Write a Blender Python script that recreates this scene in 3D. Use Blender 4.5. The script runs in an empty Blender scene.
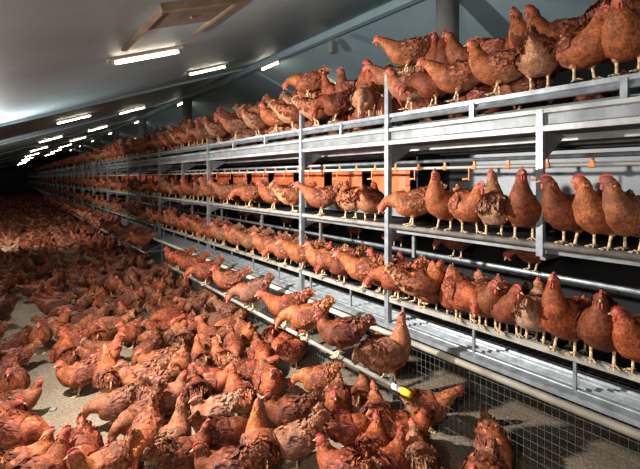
import bpy, bmesh, math, random
from mathutils import Vector, Matrix, noise
import numpy as np

# ------------------------------------------------------------------ camera
H = 1.80                      # eye height above the litter
F = 420.0                     # focal length in pixels of a 640 px wide frame
CT, ST = 0.8, 0.6             # cos / sin of the camera yaw (rows run along +Y, rack stands at +X)
HOR, VPX = 178.0, 5.0
sc = bpy.context.scene
C = sc.collection
cam_d = bpy.data.cameras.new('camera'); cam = bpy.data.objects.new('camera', cam_d); C.objects.link(cam)
cam.location = (0, 0, H)
cam.rotation_euler = (math.pi / 2, 0, -math.atan2(ST, CT))
cam_d.sensor_width = 36.0; cam_d.sensor_fit = 'HORIZONTAL'
cam_d.lens = F / 640 * 36
cam_d.shift_y = -(234.5 - HOR) / 640
cam_d.clip_start = 0.05; cam_d.clip_end = 300
sc.camera = cam

# ------------------------------------------------------------------ world, lights, exposure
world = bpy.data.worlds.new('world'); sc.world = world; world.use_nodes = True
world.node_tree.nodes['Background'].inputs[0].default_value = (0.5, 0.55, 0.6, 1)
world.node_tree.nodes['Background'].inputs[1].default_value = 0.05
sc.view_settings.view_transform = 'Standard'; sc.view_settings.look = 'None'
sc.view_settings.gamma = 1.0; sc.view_settings.use_curve_mapping = False
sc.view_settings.exposure = 0.28

def flash(name, loc, aim, power, size, spread=math.radians(150), col=(1, 0.97, 0.93)):
    d = bpy.data.lights.new(name, 'AREA'); d.shape = 'DISK'; d.size = size
    d.energy = power; d.color = col; d.spread = spread
    o = bpy.data.objects.new(name, d); C.objects.link(o); o.location = loc
    o.rotation_euler = (Vector(aim) - Vector(loc)).to_track_quat('-Z', 'Y').to_euler()
    return o
# unseen lights standing in for the photographer's flash, out of frame to the left
flash('flash_main', (-0.22, 3.2, 2.20), (2.2, 3.2, 0.6), 160, 0.13, math.radians(142))
flash('fill_camera', (-0.7, 0.2, 1.95), (3.6, 3.6, 2.6), 32, 0.25, math.radians(170))  # added soft fill from the camera side
flash('flash_back', (-0.20, 8.05, 2.20), (1.0, 4.0, 2.5), 62, 0.15, math.radians(178))
flash('flash_deep', (-0.5, 11.0, 1.9), (1.8, 14.5, 0.5), 46, 0.22, math.radians(130))

# ------------------------------------------------------------------ helpers
def px(x, y, X=None, h=None):
    """World point seen at pixel (x, y): on the vertical plane X or on the level H + h."""
    d = Vector((F * ST + (x - 320) * CT, F * CT - (x - 320) * ST, HOR - y))
    t = (X / d.x) if X is not None else h / d.z
    return Vector((0, 0, H)) + d * t
def row_y(x, X):
    """Y of the point at pixel column x on the plane X."""
    return px(x, HOR, X=X).y
def project(p):
    z = ST * p[0] + CT * p[1]
    return 320 + F * (CT * p[0] - ST * p[1]) / z, HOR - F * (p[2] - H) / z, z

def material(name, col, rough=0.6, metal=0.0, nscale=None, namp=0.25, bump=0.0, bscale=60, col2=None, emit=None, spec=0.4):
    m = bpy.data.materials.new(name); m.use_nodes = True
    nt = m.node_tree; b = nt.nodes['Principled BSDF']
    b.inputs['Roughness'].default_value = rough; b.inputs['Metallic'].default_value = metal
    b.inputs['Specular IOR Level'].default_value = spec
    b.inputs['Base Color'].default_value = (*col, 1)
    if emit:
        b.inputs['Emission Color'].default_value = (*emit[:3], 1); b.inputs['Emission Strength'].default_value = emit[3]
    co = nt.nodes.new('ShaderNodeTexCoord')
    if nscale:
        n = nt.nodes.new('ShaderNodeTexNoise'); n.inputs['Scale'].default_value = nscale; n.inputs['Detail'].default_value = 6
        nt.links.new(co.outputs['Object'], n.inputs['Vector'])
        r = nt.nodes.new('ShaderNodeValToRGB'); r.color_ramp.elements[0].position = 0.32; r.color_ramp.elements[1].position = 0.68
        lo = [c * (1 - namp) for c in col] if col2 is None else col2
        r.color_ramp.elements[0].color = (*lo, 1); r.color_ramp.elements[1].color = (*[min(1, c * (1 + namp * 0.5)) for c in col], 1)
        nt.links.new(n.outputs['Fac'], r.inputs['Fac']); nt.links.new(r.outputs['Color'], b.inputs['Base Color'])
    if bump:
        n = nt.nodes.new('ShaderNodeTexNoise'); n.inputs['Scale'].default_value = bscale; n.inputs['Detail'].default_value = 5
        nt.links.new(co.outputs['Object'], n.inputs['Vector'])
        bp = nt.nodes.new('ShaderNodeBump'); bp.inputs['Strength'].default_value = bump; bp.inputs['Distance'].default_value = 0.02
        nt.links.new(n.outputs['Fac'], bp.inputs['Height']); nt.links.new(bp.outputs['Normal'], b.inputs['Normal'])
    return m

M = {}
M['steel'] = material('galvanised_steel', (0.33, 0.355, 0.37), 0.38, 0.45, 14, 0.35, 0.05, 80)
M['steel_dull'] = material('dull_galvanised_steel', (0.22, 0.23, 0.235), 0.5, 0.4, 9, 0.35, 0.05, 60)
M['fascia'] = material('weathered_zinc_sheet', (0.40, 0.40, 0.38), 0.5, 0.3, 5, 0.4, 0.08, 30)
M['rail'] = material('worn_perch_rail', (0.36, 0.33, 0.28), 0.6, 0.15, 12, 0.35, 0.1, 50)
M['cream'] = material('cream_plastic_pipe', (0.72, 0.64, 0.50), 0.5, 0, 7, 0.3)
M['white_pipe'] = material('white_drinker_pipe', (0.85, 0.80, 0.70), 0.4, 0)
M['orange'] = material('orange_plastic', (0.88, 0.16, 0.045), 0.5, 0, 8, 0.2)
M['orange_clip'] = material('orange_clip_plastic', (0.80, 0.28, 0.10), 0.5)
M['belt'] = material('soiled_manure_belt', (0.17, 0.13, 0.10), 0.8, 0, 5, 0.5, 0.2, 40)
M['grey_sheet'] = material('grey_nest_sheet', (0.27, 0.28, 0.295), 0.5, 0.1, 3, 0.2)
M['shade_sheet'] = material('shade_dark_sheet', (0.017, 0.016, 0.015), 0.8, 0, 4, 0.4)  # near-black colour carries the shade inside and under the rack
M['wire'] = material('wire', (0.24, 0.27, 0.26), 0.5, 0.3)
M['dark_wire'] = material('soiled_wire', (0.10, 0.10, 0.09), 0.6, 0.2, 10, 0.5)
M['yellow'] = material('yellow_plastic', (0.9, 0.62, 0.03), 0.4)
M['wood'] = material('bare_pine_board', (0.22, 0.145, 0.09), 0.7, 0, 6, 0.35, 0.1, 50)
M['plywood'] = material('brown_plywood', (0.17, 0.13, 0.10), 0.8, 0, 4, 0.35)
M['tube'] = material('fluorescent_tube_glass', (0.9, 0.9, 0.9), 0.3, emit=(1.0, 0.87, 0.66, 24.0))
M['housing'] = material('lamp_housing', (0.55, 0.47, 0.38), 0.5)
M['pillar'] = material('pillar_concrete', (0.25, 0.25, 0.225), 0.85, 0, 3, 0.25, 0.1, 20)
M['wall'] = material('wall_render', (0.40, 0.42, 0.42), 0.9, 0, 1.5, 0.2)
M['horn'] = material('horn_beak', (0.52, 0.33, 0.16), 0.45)
M['leg'] = material('scaly_leg_skin', (0.78, 0.56, 0.32), 0.55, 0, 90, 0.25)
M['comb'] = material('comb_skin', (0.58, 0.085, 0.07), 0.5, 0, 60, 0.35, 0.2, 200)
M['eye'] = material('hen_eye', (0.30, 0.10, 0.02), 0.15)
M['stone'] = material('litter_clump', (0.25, 0.22, 0.18), 0.9, 0, 20, 0.3, 0.3, 40)

# ceiling: pale foil faced boards, faint seams
M['ceiling'] = material('ceiling_board', (0.35, 0.47, 0.515), 0.55, 0, 0.8, 0.18, 0.03, 6)
# floor: trampled litter
def litter():
    m = bpy.data.materials.new('trampled_litter'); m.use_nodes = True
    nt = m.node_tree; b = nt.nodes['Principled BSDF']; b.inputs['Roughness'].default_value = 0.95
    b.inputs['Specular IOR Level'].default_value = 0.1
    co = nt.nodes.new('ShaderNodeTexCoord')
    def nz(s, d=8):
        n = nt.nodes.new('ShaderNodeTexNoise'); n.inputs['Scale'].default_value = s; n.inputs['Detail'].default_value = d
        nt.links.new(co.outputs['Object'], n.inputs['Vector']); return n
    a, c = nz(2.5), nz(55, 10)
    r1 = nt.nodes.new('ShaderNodeValToRGB')
    r1.color_ramp.elements[0].color = (0.20, 0.150, 0.100, 1); r1.color_ramp.elements[1].color = (0.30, 0.232, 0.162, 1)
    r1.color_ramp.elements[0].position = 0.3; r1.color_ramp.elements[1].position = 0.7
    r2 = nt.nodes.new('ShaderNodeValToRGB')
    r2.color_ramp.elements[0].color = (0.62, 0.62, 0.62, 1); r2.color_ramp.elements[1].color = (1.15, 1.15, 1.15, 1)
    r2.color_ramp.elements[0].position = 0.33; r2.color_ramp.elements[1].position = 0.62
    nt.links.new(a.outputs['Fac'], r1.inputs['Fac']); nt.links.new(c.outputs['Fac'], r2.inputs['Fac'])
    mx = nt.nodes.new('ShaderNodeMix'); mx.data_type = 'RGBA'; mx.blend_type = 'MULTIPLY'; mx.inputs['Factor'].default_value = 1
    nt.links.new(r1.outputs['Color'], mx.inputs['A']); nt.links.new(r2.outputs['Color'], mx.inputs['B'])
    nt.links.new(mx.outputs['Result'], b.inputs['Base Color'])
    bp = nt.nodes.new('ShaderNodeBump'); bp.inputs['Strength'].default_value = 0.5; bp.inputs['Distance'].default_value = 0.02
    nt.links.new(c.outputs['Fac'], bp.inputs['Height']); nt.links.new(bp.outputs['Normal'], b.inputs['Normal'])
    return m
M['litter'] = litter()

def plumage():
    """Feather colour from the mesh, varied by each bird's own tint (object colour)."""
    m = bpy.data.materials.new('hen_plumage'); m.use_nodes = True
    nt = m.node_tree; b = nt.nodes['Principled BSDF']
    b.inputs['Roughness'].default_value = 0.62; b.inputs['Specular IOR Level'].default_value = 0.25
    at = nt.nodes.new('ShaderNodeAttribute'); at.attribute_name = 'Col'
    oi = nt.nodes.new('ShaderNodeObjectInfo')
    co = nt.nodes.new('ShaderNodeTexCoord')
    add = nt.nodes.new('ShaderNodeVectorMath'); add.operation = 'ADD'
    cmb = nt.nodes.new('ShaderNodeCombineXYZ'); mul = nt.nodes.new('ShaderNodeMath'); mul.operation = 'MULTIPLY'; mul.inputs[1].default_value = 37.0
    nt.links.new(oi.outputs['Random'], mul.inputs[0]); nt.links.new(mul.outputs[0], cmb.inputs[0]); nt.links.new(mul.outputs[0], cmb.inputs[1])
    nt.links.new(co.outputs['Object'], add.inputs[0]); nt.links.new(cmb.outputs[0], add.inputs[1])
    def nz(s, d):
        n = nt.nodes.new('ShaderNodeTexNoise'); n.inputs['Scale'].default_value = s; n.inputs['Detail'].default_value = d
        nt.links.new(add.outputs[0], n.inputs['Vector']); return n
    n1, n2 = nz(20, 5), nz(85, 3)
    r = nt.nodes.new('ShaderNodeMapRange'); r.inputs['From Min'].default_value = 0.3; r.inputs['From Max'].default_value = 0.7
    r.inputs['To Min'].default_value = 0.58; r.inputs['To Max'].default_value = 1.42
    nt.links.new(n1.outputs['Fac'], r.inputs['Value'])
    r2 = nt.nodes.new('ShaderNodeMapRange'); r2.inputs['From Min'].default_value = 0.3; r2.inputs['From Max'].default_value = 0.7
    r2.inputs['To Min'].default_value = 0.55; r2.inputs['To Max'].default_value = 1.5
    nt.links.new(n2.outputs['Fac'], r2.inputs['Value'])
    mm = nt.nodes.new('ShaderNodeMath'); mm.operation = 'MULTIPLY'
    nt.links.new(r.outputs['Result'], mm.inputs[0]); nt.links.new(r2.outputs['Result'], mm.inputs[1])
    v1 = nt.nodes.new('ShaderNodeVectorMath'); v1.operation = 'MULTIPLY'
    nt.links.new(at.outputs['Color'], v1.inputs[0]); nt.links.new(oi.outputs['Color'], v1.inputs[1])
    v2 = nt.nodes.new('ShaderNodeVectorMath'); v2.operation = 'SCALE'
    nt.links.new(v1.outputs[0], v2.inputs[0]); nt.links.new(mm.outputs[0], v2.inputs['Scale'])
    # worn birds: pale down showing in patches, amount = 1 - alpha of the tint
    inv = nt.nodes.new('ShaderNodeMath'); inv.operation = 'SUBTRACT'; inv.inputs[0].default_value = 1.0
    nt.links.new(oi.outputs['Alpha'], inv.inputs[1])
    r3 = nt.nodes.new('ShaderNodeMapRange'); r3.inputs['From Min'].default_value = 0.32; r3.inputs['From Max'].default_value = 0.72
    n3 = nz(11, 3); nt.links.new(n3.outputs['Fac'], r3.inputs['Value'])
    pm = nt.nodes.new('ShaderNodeMath'); pm.operation = 'MULTIPLY'
    nt.links.new(r3.outputs['Result'], pm.inputs[0]); nt.links.new(inv.outputs[0], pm.inputs[1])
    mx = nt.nodes.new('ShaderNodeMix'); mx.data_type = 'RGBA'
    nt.links.new(pm.outputs[0], mx.inputs['Factor']); nt.links.new(v2.outputs[0], mx.inputs['A'])
    mx.inputs['B'].default_value = (0.55, 0.38, 0.26, 1)
    nt.links.new(mx.outputs['Result'], b.inputs['Base Color'])
    bp = nt.nodes.new('ShaderNodeBump'); bp.inputs['Strength'].default_value = 0.4; bp.inputs['Distance'].default_value = 0.01
    nt.links.new(n2.outputs['Fac'], bp.inputs['Height']); nt.links.new(bp.outputs['Normal'], b.inputs['Normal'])
    return m
M['plumage'] = plumage()

class MB:
    """Collects boxes, tubes and faces into one mesh."""
    def __init__(s): s.v, s.f = [], []
    def box(s, x0, x1, y0, y1, z0, z1):
        b = len(s.v)
        s.v += [(x, y, z) for x in (x0, x1) for y in (y0, y1) for z in (z0, z1)]
        s.f += [tuple(b + i for i in q) for q in ((0, 1, 3, 2), (4, 6, 7, 5), (0, 4, 5, 1), (2, 3, 7, 6), (0, 2, 6, 4), (1, 5, 7, 3))]
        return s
    def tube(s, a, c, r0, r1=None, n=8, cap=True):
        a, c = Vector(a), Vector(c); r1 = r0 if r1 is None else r1
        t = (c - a).normalized(); u = t.orthogonal().normalized(); w = t.cross(u); b = len(s.v)
        for p, r in ((a, r0), (c, r1)):
            for i in range(n):
                an = 2 * math.pi * i / n; s.v.append(tuple(p + u * (r * math.cos(an)) + w * (r * math.sin(an))))
        for i in range(n):
            j = (i + 1) % n; s.f.append((b + i, b + j, b + n + j, b + n + i))
        if cap: s.f.append(tuple(b + i for i in reversed(range(n)))); s.f.append(tuple(b + n + i for i in range(n)))
        return s
    def bar(s, a, c, w, hgt, up=(0, 0, 1)):
        """Box bar from a to c, w wide, hgt high."""
        a, c = Vector(a), Vector(c); t = (c - a).normalized(); side = t.cross(Vector(up)).normalized(); up = side.cross(t); b = len(s.v)
        for p in (a, c):
            for i, j in ((-1, -1), (1, -1), (1, 1), (-1, 1)): s.v.append(tuple(p + side * (i * w / 2) + up * (j * hgt / 2)))
        s.f += [tuple(b + i for i in q) for q in ((0, 1, 2, 3), (4, 7, 6, 5), (0, 4, 5, 1), (1, 5, 6, 2), (2, 6, 7, 3), (3, 7, 4, 0))]
        return s
    def prism(s, poly, y0, y1):
        """Polygon in the XZ plane drawn along Y."""
        b = len(s.v); n = len(poly)
        s.v += [(p[0], y0, p[1]) for p in poly] + [(p[0], y1, p[1]) for p in poly]
        s.f += [tuple(b + i for i in range(n)), tuple(b + n + i for i in reversed(range(n)))]
        s.f += [(b + i, b + n + i, b + n + (i + 1) % n, b + (i + 1) % n) for i in range(n)]
        return s
    def mesh(s, name, mat, smooth=False):
        me = bpy.data.meshes.new(name); me.from_pydata(s.v, [], s.f); me.update()
        bm = bmesh.new(); bm.from_mesh(me); bmesh.ops.recalc_face_normals(bm, faces=bm.faces); bm.to_mesh(me); bm.free()
        if mat: me.materials.append(mat)
        if smooth: me.polygons.foreach_set('use_smooth', [True] * len(me.polygons))
        return me
    def build(s, name, mat, parent=None, loc=(0, 0, 0), smooth=False):
        return link(name, s.mesh(name, mat, smooth), parent, loc)

def link(name, me, parent=None, loc=(0, 0, 0), rz=0.0):
    o = bpy.data.objects.new(name, me); C.objects.link(o)
    o.location = loc
    if rz: o.rotation_euler = (0, 0, rz)
    if parent: o.parent = parent
    return o
def tag(o, label=None, cat=None, group=None, kind=None):
    if label: o['label'] = label
    if cat: o['category'] = cat
    if group: o['group'] = group
    if kind: o['kind'] = kind
    return o

# ------------------------------------------------------------------ the shed
XR, HR, SL = 4.2, 2.39, 0.365           # ridge position, ridge height over the eye, roof pitch
XL, XE, Y0, Y1 = -1.9, 10.3, -3.0, 74.0
def roof(X): return H + HR - SL * abs(X - XR)
s = MB()
T = 0.12
s.prism([(XL - .2, roof(XL - .2)), (XR, roof(XR)), (XE + .2, roof(XE + .2)), (XE + .2, roof(XE + .2) + T), (XR, roof(XR) + T), (XL - .2, roof(XL - .2) + T)], Y0, Y1)
tag(s.build('ceiling', M['ceiling']), 'grey pitched ceiling of smooth boards over the hen house', kind='structure')
tag(MB().box(XL - .2, XE + .2, Y0, Y1, -.15, 0).build('floor', M['litter']), 'brown trampled litter floor of the hen house', kind='structure')
tag(MB().box(XL - .2, XL, Y0, Y1, 0, roof(XL) + .02).build('wall_left', M['wall']), 'low grey side wall', kind='structure')
tag(MB().box(XE, XE + .2, Y0, Y1, 0, roof(XE) + .02).build('wall_right', M['wall']), 'grey side wall behind the rack', kind='structure')
gable = [(XL, 0), (XE, 0), (XE, roof(XE)), (XR, roof(XR)), (XL, roof(XL))]
tag(MB().prism(gable, Y1 - .2, Y1 - .02).build('wall_far', M['wall']), 'dark gable wall at the far end of the house', kind='structure')
tag(MB().prism(gable, Y0 + .02, Y0 + .2).build('wall_near', M['wall']), 'gable wall behind the camera', kind='structure')
# ridge beam and rafters (seams of the ceiling)
tag(MB().box(XR - .05, XR + .05, Y0 + .2, Y1 - .2, roof(XR) - .13, roof(XR) - .01).build('trim_1', M['ceiling']), 'grey ridge beam', kind='structure')
n = 2
def rafter(y, dep, w=.06):
    global n
    for sx in (-1, 1):
        xa = XL if sx < 0 else XE
        b = MB(); b.bar((xa, y, roof(xa) - dep / 2 + .004), (XR, y, roof(XR) - dep / 2 + .004), w, dep)
        tag(b.build('trim_%d' % n, M['ceiling']), 'narrow joint strip across the ceiling', kind='structure'); n += 1
for y, dep in ((8.15, .05), (13.0, .015), (18, .015), (23, .015), (28, .015), (38, .015), (48, .015)):  # first strip shaped deeper to cut off the flash light beyond
    rafter(y, dep)

# pillars under the ridge
PIL = [3.08, 11.98, 16.9, 21.6, 26.4]
PTXT = ['thick grey concrete pillar rising behind the top tier hens, nearest the camera', 'slim looking grey pillar second from the camera behind the top tier',
        'grey pillar third from the camera under the ridge', 'far grey pillar fourth from the camera under the ridge', 'farthest grey pillar under the ridge beam']
for y, t in zip(PIL, PTXT):
    e = link('pillar', None, None, (XR, y, 0)); tag(e, t, 'pillar', 'pillars under the ridge')
    MB().tube((0, 0, 0.02), (0, 0, roof(XR) - .17), .135, n=24).build('shaft', M['pillar'], e, smooth=True)
    MB().box(-.17, .17, -.17, .17, roof(XR) - .17, roof(XR) - .131).build('cap_plate', M['steel_dull'], e)
    MB().box(-.19, .19, -.19, .19, 0, .05).build('foot_plate', M['pillar'], e)

# wooden hatch frame hanging under the ceiling near the camera
hx0, hx1, hy0, hy1 = .85, 1.43, 2.93, 4.05
e = link('ceiling_hatch', None, None, (1.14, 3.5, roof(1.14)))
tag(e, 'bare wooden hatch frame with brown plywood on the ceiling at the top', 'hatch')
def hb(a, c, w, d, name, mat):
    o = Vector((1.14, 3.5, roof(1.14)))
    MB().bar(Vector((a[0], a[1], roof(a[0]) - d / 2 - .002)) - o, Vector((c[0], c[1], roof(c[0]) - d / 2 - .002)) - o, w, d).build(name, mat, e)
hb((hx0, hy0), (hx0, hy1), .04, .035, 'frame_board', M['wood'])
hb((hx1, hy0), (hx1, hy1 - .15), .025, .03, 'frame_board', M['wood'])
hb((hx0 - .02, hy0 - .04), (hx1 + .02, hy0 - .04), .06, .05, 'frame_board', M['wood'])
hb(((hx0 + hx1) / 2 - .255, hy0 + .27), ((hx0 + hx1) / 2 + .255, hy0 + .27), .52, .018, 'plywood_panel', M['plywood'])
MB().tube(Vector((1.13, 3.14, roof(1.13) - .05)) - Vector((1.14, 3.5, roof(1.14))), Vector((1.21, 3.14, roof(1.21) - .05)) - Vector((1.14, 3.5, roof(1.14))), .012).build('handle', M['wood'], e)

# fluorescent fittings
def fitting_parts(L, along, slope):
    """Meshes of one fitting centred at the origin, hanging under the ceiling; along 'x' (up the slope) or 'y'."""
    d = Vector((0, 1, 0)) if along == 'y' else Vector((1, 0, slope)).normalized()
    up = Vector((0, 0, 1)) if along == 'y' else Vector((-slope, 0, 1)).normalized()
    a, c = -d * L / 2, d * L / 2
    back = MB().bar(a * 1.16 - up * .014, c * 1.16 - up * .014, .085, .026, up).mesh('housing', M['housing'])
    tube = MB().tube(a * .97 - up * .052, c * .97 - up * .052, .011, n=10).mesh('tube', M['tube'], True)
    caps = [MB().bar(p * .985 - up * .042, p * 1.03 - up * .042, .036, .05, up).mesh('end_cap', M['housing']) for p in (a, c)]
    return back, tube, caps
KIT = {k: fitting_parts(.66, *k) for k in (('x', SL), ('x', -SL), ('y', 0))}
KIT['long'] = fitting_parts(.66, 'y', 0)
def fitting(X, Y, kit, label, group, drop=0.0):
    e = link('fluorescent_light', None, None, (X, Y, roof(X) - .001 - drop)); tag(e, label, 'light', group)
    bk, tb, cp = KIT[kit]
    link('housing', bk, e); link('tube', tb, e)
    for c_ in cp: link('end_cap', c_, e)
ordw = ['first', 'second', 'third', 'fourth', 'fifth', 'sixth', 'seventh', 'eighth', 'ninth', 'tenth', 'eleventh', 'twelfth', 'thirteenth', 'fourteenth']
def zy(z, X): return (z - ST * X) / CT
for i in range(8):
    X = 1.147; fitting(X, zy(4.27 + 4.55 * i, X), ('x', SL), ('largest glowing tube light under the wooden hatch' if i == 0 else
        'glowing tube light, %s from the camera in the leftmost ceiling row' % ordw[i]), 'tube lights in the leftmost row')
for i in range(7):
    X = 2.69; fitting(X, zy(7.0 + 4.15 * i, X), ('x', SL), 'glowing tube light, %s from the camera in the middle ceiling row' % ordw[i], 'tube lights in the middle row')
for i in range(7):
    X = XR; fitting(X, zy(8.3 + 4.2 * i, X), ('y', 0), 'small tube light along the ridge beam, %s from the camera' % ordw[i], 'tube lights along the ridge', .131)
for i in range(4):
    X = 5.58; fitting(X, zy(8.8 + 4.3 * i, X), ('x', -SL), 'tube light slanting down the right ceiling slope, %s from the camera' % ordw[i], 'tube lights on the right slope')
# small box under the ridge
e = link('junction_box', None, None, (XR, row_y(333, XR), roof(XR) - .131)); tag(e, 'small grey box hanging under the ridge beam above the top tier', 'junction box')
MB().tube((0, 0, 0), (0, 0, -.08), .012).build('rod', M['pillar'], e)
MB().box(-.06, .06, -.05, .05, -.26, -.08).build('box_body', M['pillar'], e)

# ------------------------------------------------------------------ the aviary rack
X0 = 2.474                       # front plane of the rack
YA, YB = 0.2, 68.0               # ends of the rack
XB = 3.98                        # back plane
rack = link('aviary_rack', None, None, (0, 0, 0))
tag(rack, 'long three-tier galvanised steel aviary rack filled with hens', 'rack')
def R(name, mb, mat, parent=rack, smooth=False): return mb.build(name, M[mat], parent, smooth=smooth)
def Z(h): return H + h
STEP = 1.25; YP = row_y(541, X0)
# top tier: perch rail, fascia, wire edge, deck
R('top_rail', MB().prism([(X0 - .012, Z(.513)), (X0 + .03, Z(.518)), (X0 + .03, Z(.448)), (X0 + .018, Z(.448)), (X0 + .018, Z(.462)), (X0 - .004, Z(.445)), (X0 - .010, Z(.449)), (X0 + .012, Z(.478)), (X0 - .012, Z(.486))], YA, YB), 'steel')
R('edge_wire', MB().tube((X0 + .02, YA, Z(.405)), (X0 + .02, YB, Z(.405)), .004, n=5), 'wire')
R('edge_wire', MB().tube((X0 + .10, YA, Z(.425)), (X0 + .10, YB, Z(.425)), .004, n=5), 'wire')
R('fascia', MB().box(X0 + .004, X0 + .03, YA, YB, Z(.266), Z(.396)), 'steel_dull')
R('fascia_edge', MB().prism([(X0 + .004, Z(.394)), (X0 - .018, Z(.396)), (X0 - .018, Z(.372)), (X0 + .004, Z(.364))], YA, YB), 'fascia')
R('fascia_edge', MB().prism([(X0 + .004, Z(.308)), (X0 - .020, Z(.298)), (X0 - .020, Z(.266)), (X0 + .004, Z(.266))], YA, YB), 'fascia')
R('top_deck', MB().box(X0 + .03, XB, YA, YB, Z(.385), Z(.395)), 'belt')
R('manure_belt', MB().box(X0 + .06, XB, YA, YB, Z(.275), Z(.285)), 'belt')
for xx in (X0 + .35, X0 + .75, X0 + 1.15):
    R('under_beam', MB().box(xx, xx + .04, YA, YB, Z(.235), Z(.275)), 'fascia')
TP = [(X0 + .34, .70), (X0 + .72, .78)]
for xx, hh in TP: R('top_perch', MB().tube((xx, YA, Z(hh)), (xx, YB, Z(hh)), .017, n=8), 'rail', smooth=True)
# mid tier: perch rail, second rail, deck
R('perch_rail', MB().tube((X0 + .004, YA, Z(-.386)), (X0 + .004, YB, Z(-.386)), .021, n=10), 'rail', smooth=True)
R('under_rail', MB().box(X0 + .05, X0 + .08, YA, YB, Z(-.44), Z(-.41)), 'steel_dull')
R('mid_deck', MB().box(X0 + .10, XB, YA, YB, Z(-.435), Z(-.425)), 'shade_sheet')  # made solid so the tier below stays dark
R('inner_perch', MB().tube((3.3, YA, Z(-.7425)), (3.3, YB, Z(-.7425)), .018, n=8), 'steel')
# low tier: perch rail, tray with ridges, cream pipe
R('perch_rail', MB().box(X0 - .013, X0 + .021, YA, YB, Z(-.993), Z(-.957)), 'rail')
tr = [(X0 - .005, Z(-1.165)), (X0 + .04, Z(-1.150)), (X0 + .05, Z(-1.165)), (X0 + .11, Z(-1.165)), (X0 + .125, Z(-1.148)), (X0 + .14, Z(-1.165)), (X0 + .215, Z(-1.165)), (X0 + .225, Z(-1.150)), (X0 + .24, Z(-1.150)),
      (X0 + .24, Z(-1.185)), (X0 - .005, Z(-1.185))]
R('tray', MB().prism(tr, YA, YB), 'steel')
for xx, w_ in ((.012, .010), (.075, .006), (.165, .008), (.19, .005)): R('tray_ridge', MB().prism([(X0 + xx, Z(-1.166)), (X0 + xx + w_ / 2, Z(-1.152)), (X0 + xx + w_, Z(-1.166))], YA, YB), 'steel')
R('tray_lip', MB().prism([(X0 - .045, Z(-1.165)), (X0 - .018, Z(-1.158)), (X0 - .018, Z(-1.20)), (X0 - .045, Z(-1.195))], YA, YB), 'steel')
R('egg_pipe', MB().tube((X0 - .075, YA, Z(-1.216)), (X0 - .075, YB, Z(-1.216)), .023, n=12), 'cream', smooth=True)
R('low_deck', MB().box(X0 + .26, XB, YA, YB, Z(-1.215), Z(-1.205)), 'shade_sheet')
R('added_back_sheet', MB().box(XB - .02, XB, YA, YB, Z(-1.215), Z(-.44)), 'shade_sheet')  # added sheet that keeps the back of the low tier dark
R('bottom_sheet', MB().box(X0 + .02, XB, YA, YB, Z(-1.26), Z(-1.25)), 'shade_sheet')
# wire floor of the low tier (visible as a dark grid behind the tray)
w = MB()
for i in range(8): w.tube((X0 + .26 + .05 * i, YA, Z(-1.172)), (X0 + .26 + .05 * i, 12, Z(-1.172)), .003, n=3, cap=False)
y = YA
while y < 12: w.tube((X0 + .24, y, Z(-1.175)), (X0 + .66, y, Z(-1.175)), .003, n=3, cap=False); y += .05
tag(R('wire_floor', w, 'dark_wire'), kind='stuff')
# wire front below the tray, down to the litter
w = MB(); xm = X0 - .03
y = .3
while y < 16: w.tube((xm, y, .002), (xm, y, Z(-1.205)), 0.0012, n=3, cap=False); y += .04
for i in range(12): w.tube((xm, .3, .02 + .05 * i), (xm, 16, .02 + .05 * i), 0.0012, n=3, cap=False)
tag(R('wire_front', w, 'wire'), kind='stuff')
# posts
full = MB().box(-.024, .020, -.02, .02, Z(-1.20), Z(.84)).mesh('post', M['steel'])
half = MB().box(-.020, .016, -.019, .019, Z(-.45), Z(.396)).mesh('post', M['steel'])
cross = MB().box(0, .85, -.014, .014, Z(.80), Z(.84)).mesh('cross_bar', M['steel_dull'])
foot_post = MB().box(-.02, .02, -.02, .02, 0.002, Z(-1.20)).mesh('foot_post', M['steel_dull'])
gus = MB().prism([(.02, Z(.264)), (.26, Z(.264)), (.26, Z(.235)), (.02, Z(.09))], -.004, .004).mesh('gusset_plate', M['steel_dull'])
gus2 = MB().prism([(.02, Z(-.415)), (.20, Z(-.44)), (.20, Z(-.46)), (.02, Z(-.53))], -.004, .004).mesh('gusset_plate', M['steel_dull'])
arm = MB().box(.02, 1.46, -.015, .015, Z(-.475), Z(-.437)).mesh('cross_arm', M['steel_dull'])
bpost = MB().box(-.02, .02, -.02, .02, 0.002, Z(.385)).mesh('back_post', M['steel_dull'])
stub = MB().box(-.008, .008, -.008, .008, 0, .17).mesh('perch_bracket', M['steel'])
tstub = MB().box(-.02, .016, -.016, .016, Z(.394), Z(.50)).mesh('rail_bracket', M['steel'])
under = MB().box(-.012, .012, -.012, .012, Z(-.64), Z(-.41)).mesh('hanger', M['steel_dull'])
k = -1
POSTX = {0: 541, 1: 388.3, 2: 302, 4: 208.7, 5: 181.3, 6: 159.5, 8: 128.6, 10: 107.6}
while YP + k * STEP < YB:
    y = row_y(POSTX[k], X0 + .0) if k in POSTX else YP + .25 + k * STEP * 1.01
    if k in (1, 2) or (k > 2 and k % 2 == 0):
        link('post', full, rack, (X0, y, 0)); link('cross_bar', cross, rack, (X0 + .02, y, 0)); link('foot_post', foot_post, rack, (X0 + .05, y, 0))
        link('gusset_plate', gus, rack, (X0, y, 0)); link('gusset_plate', gus2, rack, (X0, y, 0)); link('cross_arm', arm, rack, (X0, y, 0)); link('back_post', bpost, rack, (XB + .03, y, 0))
    elif (k % 2 or k == 0) and k != 3:
        link('post', half, rack, (X0 + .028 if k else X0 - .002, y, 0)); link('gusset_plate', gus, rack, (X0, y, 0)); link('cross_arm', arm, rack, (X0, y, 0))
    k += 1
for i in range(75):
    y = 1.0 + .62 * i
    link('perch_bracket', stub, rack, (X0 + .02, y, Z(-1.16)))
for xx in (625, 473, 342, 266, 234): link('rail_bracket', tstub, rack, (X0, row_y(xx, X0), 0))
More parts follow.
